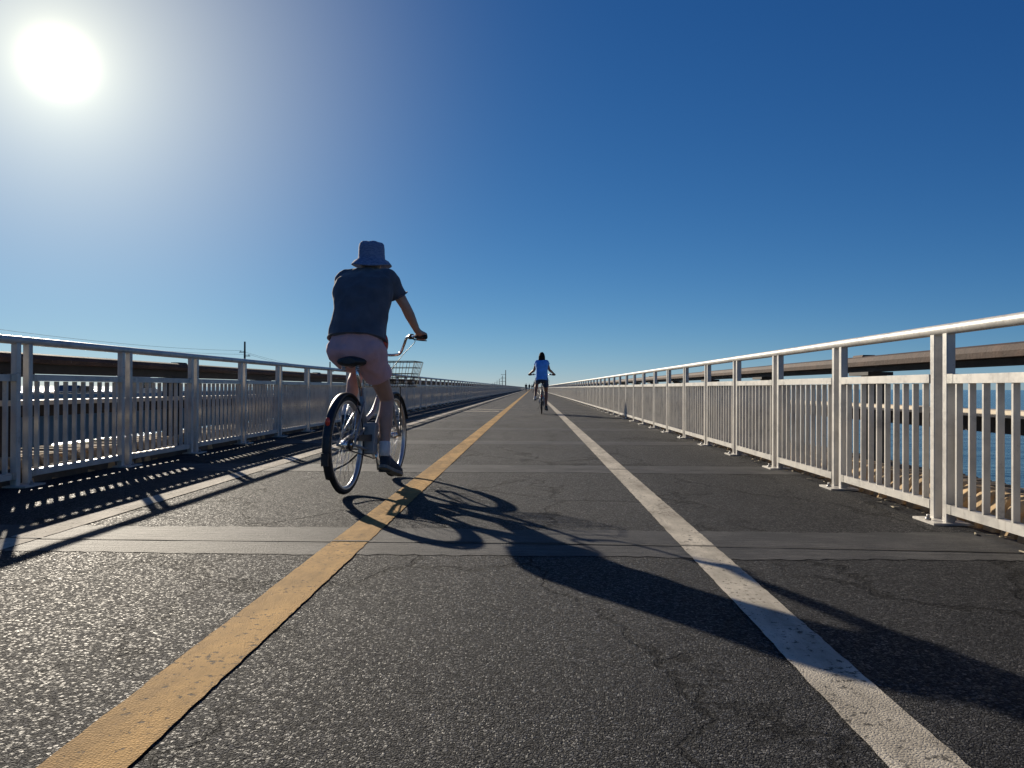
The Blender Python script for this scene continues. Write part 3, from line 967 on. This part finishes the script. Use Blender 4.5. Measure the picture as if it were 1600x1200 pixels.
# ------------------------------------------------------------------ people
def fingers(mb, sx, gx, gy, gz, d):
    """a fist closed round a grip; d: direction of the grip, pointing outwards"""
    d = Vector(d).normalized()
    c = Vector((gx, gy, gz))
    fw = Vector((0, 0, 1)).cross(d) * (1 if sx > 0 else -1)
    if fw.y < 0: fw = -fw
    upv = Vector((0, 0, 1))
    mb.ellipsoid(c + upv * .026 - fw * .004, (.046, .034, .021), Matrix((d, fw, upv)).transposed(), 16, 10)
    for i, (o, r, L) in enumerate(((-.030, .0095, 1.0), (-.010, .010, 1.08), (.010, .0098, 1.03), (.030, .0088, .85))):
        b = c + d * (-o)
        k0 = b + upv * .028 + fw * .022
        k1 = b + upv * .012 + fw * (.036 * L)
        k2 = b - upv * .014 + fw * (.026 * L)
        k3 = b - upv * .022 + fw * .004
        mb.capsule(k0, r * 1.1, k1, r * 1.05, 8, 2); mb.capsule(k1, r * 1.05, k2, r, 8, 2); mb.capsule(k2, r, k3, r * .85, 8, 2)
    t0 = c - d * .034 + upv * .016 - fw * .012
    t1 = c - d * .052 - upv * .004 + fw * .004
    t2 = c - d * .046 - upv * .022 + fw * .020
    mb.capsule(t0, .0125, t1, .0115, 8, 2); mb.capsule(t1, .0115, t2, .0095, 8, 2)

def make_rider(label, root_loc, rz, P):
    root = tag(empty('person', root_loc, rz), label, 'person')
    sc = P.get('scale', 1.0)
    hipz, shz, shy, shw = P['hipz'], P['shz'], P['shy'], P['shw']
    hx = P.get('headx', 0.0)
    neck = Vector((hx * .6, shy + .03, shz + .075))
    headc = Vector((hx, shy + .065, shz + .185 + P.get('headz', 0)))
    hips = {s: Vector((s * .095, .20, hipz)) for s in (-1, 1)}
    sh = {s: Vector((s * shw, shy, shz)) for s in (-1, 1)}
    b = MB()
    # trunk
    mid = Vector((0, .20, hipz))
    top = Vector((0, shy, shz))
    def tor(f, off=0.0): return mid.lerp(top, f) + Vector((0, off, 0))
    tl = -math.atan2(shy - .20, shz - hipz) * .9
    secs = [(tor(-.12), .13, .10, tl), (tor(.0), .165, .125, tl), (tor(.15), .165, .12, tl), (tor(.4, -.01), .148, .105, tl), (tor(.7, -.012), .165, .115, tl), (tor(.92, -.005), .165, .10, tl), (tor(1.05), .11, .075, tl)]
    secs = [(c, a * P['w'], d * P['dp'], t) for c, a, d, t in secs]
    b.loft(secs)
    b.capsule(tor(1.0), .062, neck, .054); b.capsule(neck, .054, headc + Vector((0, -.01, -.03)), .052)
    # head with face
    b.ellipsoid(headc, (.076, .096, .118))
    b.ellipsoid(headc + Vector((0, .03, -.06)), (.058, .066, .06))
    b.capsule(headc + Vector((0, .09, .0)), .011, headc + Vector((0, .108, -.028)), .014, 8, 2)
    b.ellipsoid(headc + Vector((0, .088, -.062)), (.024, .012, .010), None, 10, 6)
    b.ellipsoid(headc + Vector((0, .082, .022)), (.05, .014, .010), None, 10, 6)
    for s in (-1, 1):
        b.ellipsoid(headc + Vector((s * .078, -.002, -.012)), (.010, .020, .032), None, 10, 8)
    # arms
    for s in (-1, 1):
        el = Vector(P['elbow'][s]); wr = Vector(P['wrist'][s]); g = Vector(P['grip'][s])
        b.capsule(sh[s], .050, sh[s].lerp(el, .5), .046); b.capsule(sh[s].lerp(el, .5), .046, el, .038)
        b.capsule(el, .039, el.lerp(wr, .35), .040); b.capsule(el.lerp(wr, .35), .040, wr, .026)
        b.capsule(wr, .027, g + Vector((0, -.01, .024)), .024)
        fingers(b, s, g.x, g.y, g.z, (s * .9, -.44, -.05))
    # legs
    for s in (-1, 1):
        kn = Vector(P['knee'][s]); an = Vector(P['ankle'][s]); h = hips[s]
        b.capsule(h, .088, h.lerp(kn, .45), .078); b.capsule(h.lerp(kn, .45), .078, kn, .055)
        b.capsule(kn, .056, kn.lerp(an, .1), .053)
        cal = kn.lerp(an, .32) + Vector((0, -.018, 0))
        b.capsule(kn, .052, cal, .056); b.capsule(cal, .056, kn.lerp(an, .65), .042); b.capsule(kn.lerp(an, .65), .042, an, .034)
        toe = Vector(P['toe'][s])
        b.capsule(an, .034, an.lerp(toe, .3) + Vector((0, 0, -.01)), .034)
    remeshed(b, 'body', P['skin'], root, P['voxel'], 4)
    # shirt
    t = MB()
    e = P['loose']
    hem = P['hem']
    tf = (hem - hipz) / (shz - hipz)
    S = [(tor(tf), .182 * P['w'] * e, .145 * P['dp'] * e, tl), (tor(tf + .12), .180 * P['w'] * e, .142 * P['dp'] * e, tl), (tor(.5, -.012), .172 * P['w'] * e, .132 * P['dp'] * e, tl),
         (tor(.75, -.015), .185 * P['w'] * e, .138 * P['dp'] * e, tl), (tor(.92, -.01), .182 * P['w'] * e, .122 * P['dp'] * e, tl), (tor(1.02, -.004), .150 * P['w'] * e, .09 * e, tl), (tor(1.10), .085, .07, tl)]
    t.loft(S, 28, 2.3)
    t.capsule(tor(1.02), .07, neck + Vector((0, -.01, -.03)), .062)
    for s in (-1, 1):
        el = Vector(P['elbow'][s])
        k = P['sleeve']
        t.capsule(sh[s] + Vector((0, 0, -.012)), .064 * e, sh[s].lerp(el, k * .6), .062 * e)
        # flared cuff: a flat-ended tube
        t.tube([sh[s].lerp(el, .12), sh[s].lerp(el, k * .7), sh[s].lerp(el, k)], [.062 * e, .063 * e, .066 * e], 18)
        t.capsule(tor(.72) + Vector((s * .11, 0, 0)), .07, sh[s], .062)
        t.capsule(neck + Vector((s * .035, -.015, -.035)), .046, sh[s] + Vector((-s * .02, 0, .008)), .058)
        t.capsule(tor(.9) + Vector((s * .10, -.02, 0)), .075, sh[s] + Vector((0, -.01, -.03)), .062)
    remeshed(t, 'shirt', P['shirt'], root, P['voxel'] * 1.1, 3, P['wr'], (7, 7, 4.5))
    hb_ = MB()
    c0, a0, d0, t0 = S[0]
    hb_.tube([c0 + Vector((a0 * 1.0 * math.copysign(abs(math.cos(u)) ** (2 / 2.3), math.cos(u)), d0 * 1.0 * math.copysign(abs(math.sin(u)) ** (2 / 2.3), math.sin(u)) * math.cos(t0), d0 * math.sin(u) * math.sin(t0) + .006)) for u in [2 * math.pi * i / 48 for i in range(48)]], .0055, 6, closed=True)
    for s in (-1, 1):
        el = Vector(P['elbow'][s]); c1 = sh[s].lerp(el, P['sleeve'] * .975); ax = (el - sh[s]).normalized()
        e1 = ax.cross(Vector((0, 0, 1))).normalized(); e2 = ax.cross(e1)
        hb_.tube([c1 + e1 * (.0645 * e * math.cos(u)) + e2 * (.0645 * e * math.sin(u)) for u in [2 * math.pi * i / 24 for i in range(24)]], .004, 6, closed=True)
    hb_.build('shirt_hem', P['shirt'], root)
    # shorts
    q = MB()
    w = P['w']
    q.loft([(tor(tf + .06), .162 * w, .126 * P['dp'], tl), (tor(.08), .168 * w, .136 * P['dp'], tl), (tor(-.08), .155 * w, .122 * P['dp'], tl), (tor(-.16), .12 * w, .09, tl)], 26, 2.4)
    for s in (-1, 1):
        kn = Vector(P['knee'][s]); k = P['shortlen']
        q.capsule(hips[s], .108 * w, hips[s].lerp(kn, k * .6), .100 * w)
        q.tube([hips[s].lerp(kn, .1), hips[s].lerp(kn, k * .7), hips[s].lerp(kn, k)], [.104 * w, .098 * w, .099 * w], 20)
    remeshed(q, 'shorts', P['shorts'], root, P['voxel'] * 1.1, 3, P['wr'] * .8, (9, 9, 7))
    # shoes and socks
    for s in (-1, 1):
        an = Vector(P['ankle'][s]); toe = Vector(P['toe'][s])
        d = (toe - an); d.z = 0 if abs(d.z) < 1e-5 else d.z
        heel = an + Vector((0, -.035, -.055)) + Vector((0, 0, .5 * d.z * -.0))
        ax = (toe - heel).normalized()
        upv = Vector((1, 0, 0)).cross(ax).normalized()
        if upv.z < 0: upv = -upv
        sh_ = MB()
        L = (toe - heel).length
        rr = []
        for f, hw, hh in ((-.02, .018, .02), (.03, .034, .042), (.2, .037, .052), (.42, .041, .044), (.66, .048, .034), (.86, .043, .026), (1.0, .024, .018), (1.03, .010, .010)):
            c = heel + ax * (L * f) + upv * (hh - .03)
            rr.append([c + Vector((1, 0, 0)) * (hw * math.cos(2 * math.pi * j / 16)) + upv * (hh * math.sin(2 * math.pi * j / 16)) for j in range(16)])
        sh_.rings(rr)
        sh_.capsule(heel + ax * (L * .16) + upv * .01, .04, an + Vector((0, .005, -.01)), .042, 12, 3)
        so = remeshed(sh_, 'shoe', P['shoe'][s], root, .006, 3)
        sl = MB(); rr = []
        for f, hw in ((-.03, .016), (.03, .034), (.25, .036), (.42, .036), (.68, .049), (.88, .042), (1.02, .02)):
            c = heel + ax * (L * f) - upv * .031
            rr.append([c + Vector((1, 0, 0)) * (x * hw) + upv * z for x, z in ((-1, -.012), (1, -.012), (1.04, .012), (-1.04, .012))])
        sl.rings(rr, smooth=False); sl.build('sole', 'sole', so)
        if P.get('socks'):
            kn = Vector(P['knee'][s])
            sk = MB(); sk.tube([an + Vector((0, .0, -.015)), an.lerp(kn, .08), an.lerp(kn, .2), an.lerp(kn, .22)], [.041, .0405, .043, .042], 16)
            sk.build('sock', 'sock', root)
    for s in (-1, 1):
        ey = MB(); ey.ellipsoid(headc + Vector((s * .031, .083, .004)), (.014, .010, .009), None, 12, 8); ey.build('eye', 'eye', root)
    return root, headc, neck

GR = {s: (s * .352, .690, 1.149) for s in (-1, 1)}
P1 = dict(hipz=1.02, shz=1.575, shy=.40, shw=.178, headx=.022, headz=-.042, w=1.12, dp=1.05, loose=1.06, hem=1.09, sleeve=.66, shortlen=.50, wr=.018,
          voxel=.0075, skin='skin', shirt='shirt', shorts='shorts', shoe={1: 'shoe', -1: 'shoe'}, socks=True,
          elbow={1: (.285, .49, 1.365), -1: (-.235, .55, 1.35)}, wrist={1: (.335, .635, 1.195), -1: (-.335, .635, 1.195)}, grip=GR,
          knee={1: (.125, .55, .66), -1: (-.13, .62, .90)}, ankle={1: (.14, .435, .245), -1: (-.13, .36, .545)},
          toe={1: (.205, .635, .10), -1: (-.14, .56, .46)})
man, hc, nk = make_rider('man in dark shirt, pink shorts and bucket hat cycling away', B1, HEAD1, P1)
# bucket hat
h = MB(); rr = []
n = 40
prof = [(.006, .128), (.05, .127), (.082, .12), (.094, .106), (.098, .08), (.100, .03), (.103, .002), (.106, -.006), (.125, -.030), (.142, -.052), (.147, -.062), (.142, -.062), (.122, -.038), (.102, -.012), (.096, .0)]
for r_, z in prof:
    ring = []
    for j in range(n):
        a = 2 * math.pi * j / n
        wob = 1 + .02 * math.sin(3 * a + 1) + (.05 * math.sin(2 * a + .5) if r_ > .11 else 0)
        dz = .012 * math.sin(2 * a + 1.1) * (r_ > .11) + .004 * math.sin(5 * a) * (z > .09)
        ring.append(hc + Vector((r_ * .98 * math.cos(a) * wob, r_ * 1.12 * math.sin(a) * wob, z + .012 + dz)))
    rr.append(ring)
h.rings(rr, caps=True)
h.build('bucket_hat', 'hat', man)
hm = MB(); hm.ellipsoid(hc + Vector((0, -.018, -.015)), (.0785, .085, .088)); hm.build('hair', 'greyhair', man)
pp = MB(); pp.ellipsoid((.178, .30, 1.075), (.030, .055, .075), None, 16, 10)
pp.build('pouch', 'redcloth', man)['label'] = 'red pouch at the right hip'

P2 = dict(hipz=1.0, shz=1.51, shy=.38, shw=.138, headx=0.0, headz=-.015, w=.92, dp=.95, loose=1.08, hem=.955, sleeve=.30, shortlen=.52, wr=.008,
          voxel=.010, skin='skin2', shirt='bluetop', shorts='blueshort', shoe={1: 'shoe', -1: 'whiteshoe'}, socks=False,
          elbow={1: (.225, .48, 1.28), -1: (-.232, .50, 1.265)}, wrist={1: (.345, .635, 1.185), -1: (-.345, .635, 1.185)}, grip=GR,
          knee={1: (.13, .55, .66), -1: (-.15, .60, .88)}, ankle={1: (.13, .435, .235), -1: (-.19, .36, .50)},
          toe={1: (.15, .60, .125), -1: (-.20, .55, .42)})
woman, hc2, nk2 = make_rider('person in royal blue top with long dark hair cycling away', B2, R(-1.0), P2)
hm = MB()
hm.ellipsoid(hc2 + Vector((0, -.012, .012)), (.085, .104, .116))
hm.loft([(hc2 + Vector((0, -.05, .02)), .09, .07, 0), (hc2 + Vector((0, -.075, -.08)), .098, .06, 0), (hc2 + Vector((-.008, -.10, -.17)), .085, .045, 0), (hc2 + Vector((-.02, -.13, -.26)), .05, .03, 0), (hc2 + Vector((-.03, -.15, -.31)), .02, .015, 0)])
hm.capsule(hc2 + Vector((-.07, -.03, -.08)), .03, hc2 + Vector((-.14, -.06, -.21)), .012)
remeshed(hm, 'hair', 'hair', woman, .009, 3, .006, (30, 30, 5))

# far walkers, a few pixels tall
fb = MB()
fb.loft([((0, 0, .82), .15, .10, 0), ((0, 0, 1.0), .165, .11, 0), ((0, .01, 1.25), .18, .115, 0), ((0, .01, 1.42), .19, .10, 0), ((0, 0, 1.5), .08, .06, 0)])
fb.capsule((0, 0, 1.45), .05, (0, .01, 1.56), .05); fb.ellipsoid((0, .015, 1.64), (.08, .095, .118))
for s in (-1, 1):
    fb.capsule((s * .09, 0, .9), .085, (s * .10, .05 * s, .5), .055); fb.capsule((s * .10, .05 * s, .5), .055, (s * .10, .02 - .08 * s, .08), .038)
    fb.capsule((s * .10, .02 - .08 * s, .05), .04, (s * .11, .16 - .08 * s, .035), .035)
    fb.capsule((s * .19, 0, 1.40), .05, (s * .25, .0, 1.13), .04); fb.capsule((s * .25, 0, 1.13), .04, (s * .23, .08, .88), .035)
walk = remeshed(fb, 'person', 'silhouette', None, .02, 3)
WP = [(822, 168, 'leftmost tiny dark figure far up the path near the left railing'), (827.2, 180, 'second tiny dark figure far up the path, right of the leftmost'),
      (831.2, 215, 'third and smallest tiny dark figure far up the path'), (834.6, 120, 'tiny dark figure just left of the far cyclist basket')]
for i, (px, d, lb) in enumerate(WP):
    o = walk if i == 0 else walk.copy()
    if i: col.objects.link(o)
    o.location = ((px - 832) * d / F_PX, d, 0.0)
    o.rotation_euler = (0, 0, .3 * i)
    tag(o, lb, 'person', 'people walking far up the path')

# ------------------------------------------------------------------ the newer road bridge across the water, on the left
NX = -36.0
nb = tag(empty('road_bridge', (NX, 0, SEA_Z)), 'long pale concrete road bridge over the sea beyond the left railing', 'bridge')
m = MB(); m.prism([(-10, 6.0), (1.2, 6.0), (1.2, 6.35), (-10, 6.35)], -80, 1400); m.prism([(-7.5, 3.3), (-1.2, 3.3), (-.2, 5.999), (-8.8, 5.999)], -80, 1400)
m.build('girder', 'paleconcrete', nb)
for x in (.75, -9.9):
    m = MB(); m.prism([(x, 6.351), (x + .44, 6.351), (x + .32, 6.65), (x + .27, 7.2), (x + .05, 7.2), (x + .0, 6.65)], -80, 1400); m.build('parapet', 'paleconcrete', nb)
pm2 = MB(); pm2.span(-6, -3.2, -1.1, 1.1, -1.0, 3.299); pm2.span(-7, -2.2, -1.6, 1.6, -1.0, .9)
pme = meshed(pm2, 'pier', 'paleconcrete')
for k in range(-2, 30): put('pier', pme, nb, (0, 41 * k + 20, 0))

def vehicle(name, label, cat, x, y, prof, width, mat, wheels, glass):
    r = tag(empty(name, (x, y, SEA_Z + 6.352)), label, cat)
    m = MB(); n = len(prof); rr = []
    for xx, k in ((-width / 2, .94), (-width / 2 + .12, 1.0), (width / 2 - .12, 1.0), (width / 2, .94)):
        cy = sum(p[0] for p in prof) / n
        rr.append([Vector((xx, cy + (p[0] - cy) * k, .9 + (p[1] - .9) * k)) for p in prof])
    m.rings(rr, smooth=False); m.build('body', mat, r)
    for wy, wr_ in wheels:
        for sx in (-1, 1):
            w = MB(); w.tube([(sx * (width / 2 - .24), wy, wr_), (sx * (width / 2 - .23), wy, wr_), (sx * (width / 2 + .01), wy, wr_), (sx * (width / 2 + .02), wy, wr_)], [wr_ * .8, wr_, wr_, wr_ * .6], 18)
            w.build('wheel', 'rubber', r)
    for g in glass:
        for sx in (-1, 1):
            q = MB(); q.span(sx * (width / 2 - .01), sx * (width / 2 + .012), g[0], g[1], g[2], g[3]); q.build('window', 'glass', r)
    return r
vehicle('van', 'grey high-roofed van on the road bridge seen over the left railing', 'van', NX - 2.6, 74.5,
        [(-2.5, .35), (2.4, .35), (2.5, 1.05), (1.8, 1.2), (1.2, 1.95), (.7, 2.38), (-1.6, 2.42), (-2.1, 2.1), (-2.5, 1.95)], 2.1, 'vanwhite', [(-1.6, .36), (1.6, .36)], [(.6, 1.2, 1.25, 1.8), (-1.0, .4, 1.25, 1.8)])
vehicle('car', 'low dark car on the road bridge, left of the grey van', 'car', NX - 2.6, 64.5,
        [(-2.1, .3), (2.1, .3), (2.15, .8), (1.2, .95), (.5, 1.45), (-1.0, 1.48), (-1.8, 1.0), (-2.15, .9)], 1.8, 'carblue', [(-1.3, .33), (1.3, .33)], [(-1.1, .6, 1.0, 1.35)])

# ------------------------------------------------------------------ utility poles standing in the sea, and their wires
POLES = [(-120, 90, 17.5), (378, 160, 17.2), (513.5, 232, 15.4), (790, 405, 17.1), (785, 560, 16.6), (780.2, 740, 16.6), (776.5, 930, 16.4), (773, 1130, 16.4), (769.5, 1350, 16.4)]
names = ['wooden utility pole at the near left end of the power lines', 'tall pole with two cross-arms rising above the left railing', 'pole top just above the railing behind the cycling man',
         'tallest far pole with three arms left of the vanishing point', 'second far pole left of the tallest one', 'third far pole in the receding row', 'fourth far pole in the receding row', 'fifth far pole in the receding row', 'last and smallest far pole in the row']
heads = []
for i, (px, d, hgt) in enumerate(POLES):
    x = (px - 832) * d / F_PX
    r = tag(empty('utility_pole', (x, d, SEA_Z)), names[i], 'utility pole', 'row of utility poles')
    m = MB(); m.tube([(0, 0, -1), (0, 0, hgt * .6), (0, 0, hgt)], [.30, .24, .18], 10); m.build('shaft', 'wood', r)
    arms = [(hgt - 2.2, -.7), (hgt - 3.0, .7)] if i in (0, 1, 2) else [(hgt - 2.4, -1), (hgt - 4.2, -1), (hgt - 6, -1)]
    for z, sx in arms:
        w = 1.35 if i < 3 else 2.4
        a = MB(); a.box((sx * w * .5, 0, z), (w, .14, .16)); ao = a.build('cross_arm', 'wood', r)
        ins = MB(); ins.tube([(sx * w * .92, 0, z + .08), (sx * w * .92, 0, z + .2), (sx * w * .92, 0, z + .32)], [.05, .09, .04], 8); ins.build('insulator', 'bolt', ao)
    heads.append([Vector((x + sx * (1.35 if i < 3 else 2.4) * .92, d, SEA_Z + z + .33)) for z, sx in arms])
for k in range(2):
    for i in range(0, 2):
        a, b_ = heads[i][k], heads[i + 1][k]
        m = MB(); pts = []
        for j in range(17):
            f = j / 16; p = a.lerp(b_, f); p.z -= 1.6 * 4 * f * (1 - f) * (0.5); pts.append(p)
        m.tube(pts, .022, 5)
        lbs = [['upper power line left of the tall pole', 'upper power line right of the tall pole'], ['lower power line left of the tall pole', 'lower power line right of the tall pole']]
        tag(m.build('power_line', 'wire'), lbs[k][i], 'cable', 'power lines on the utility poles')
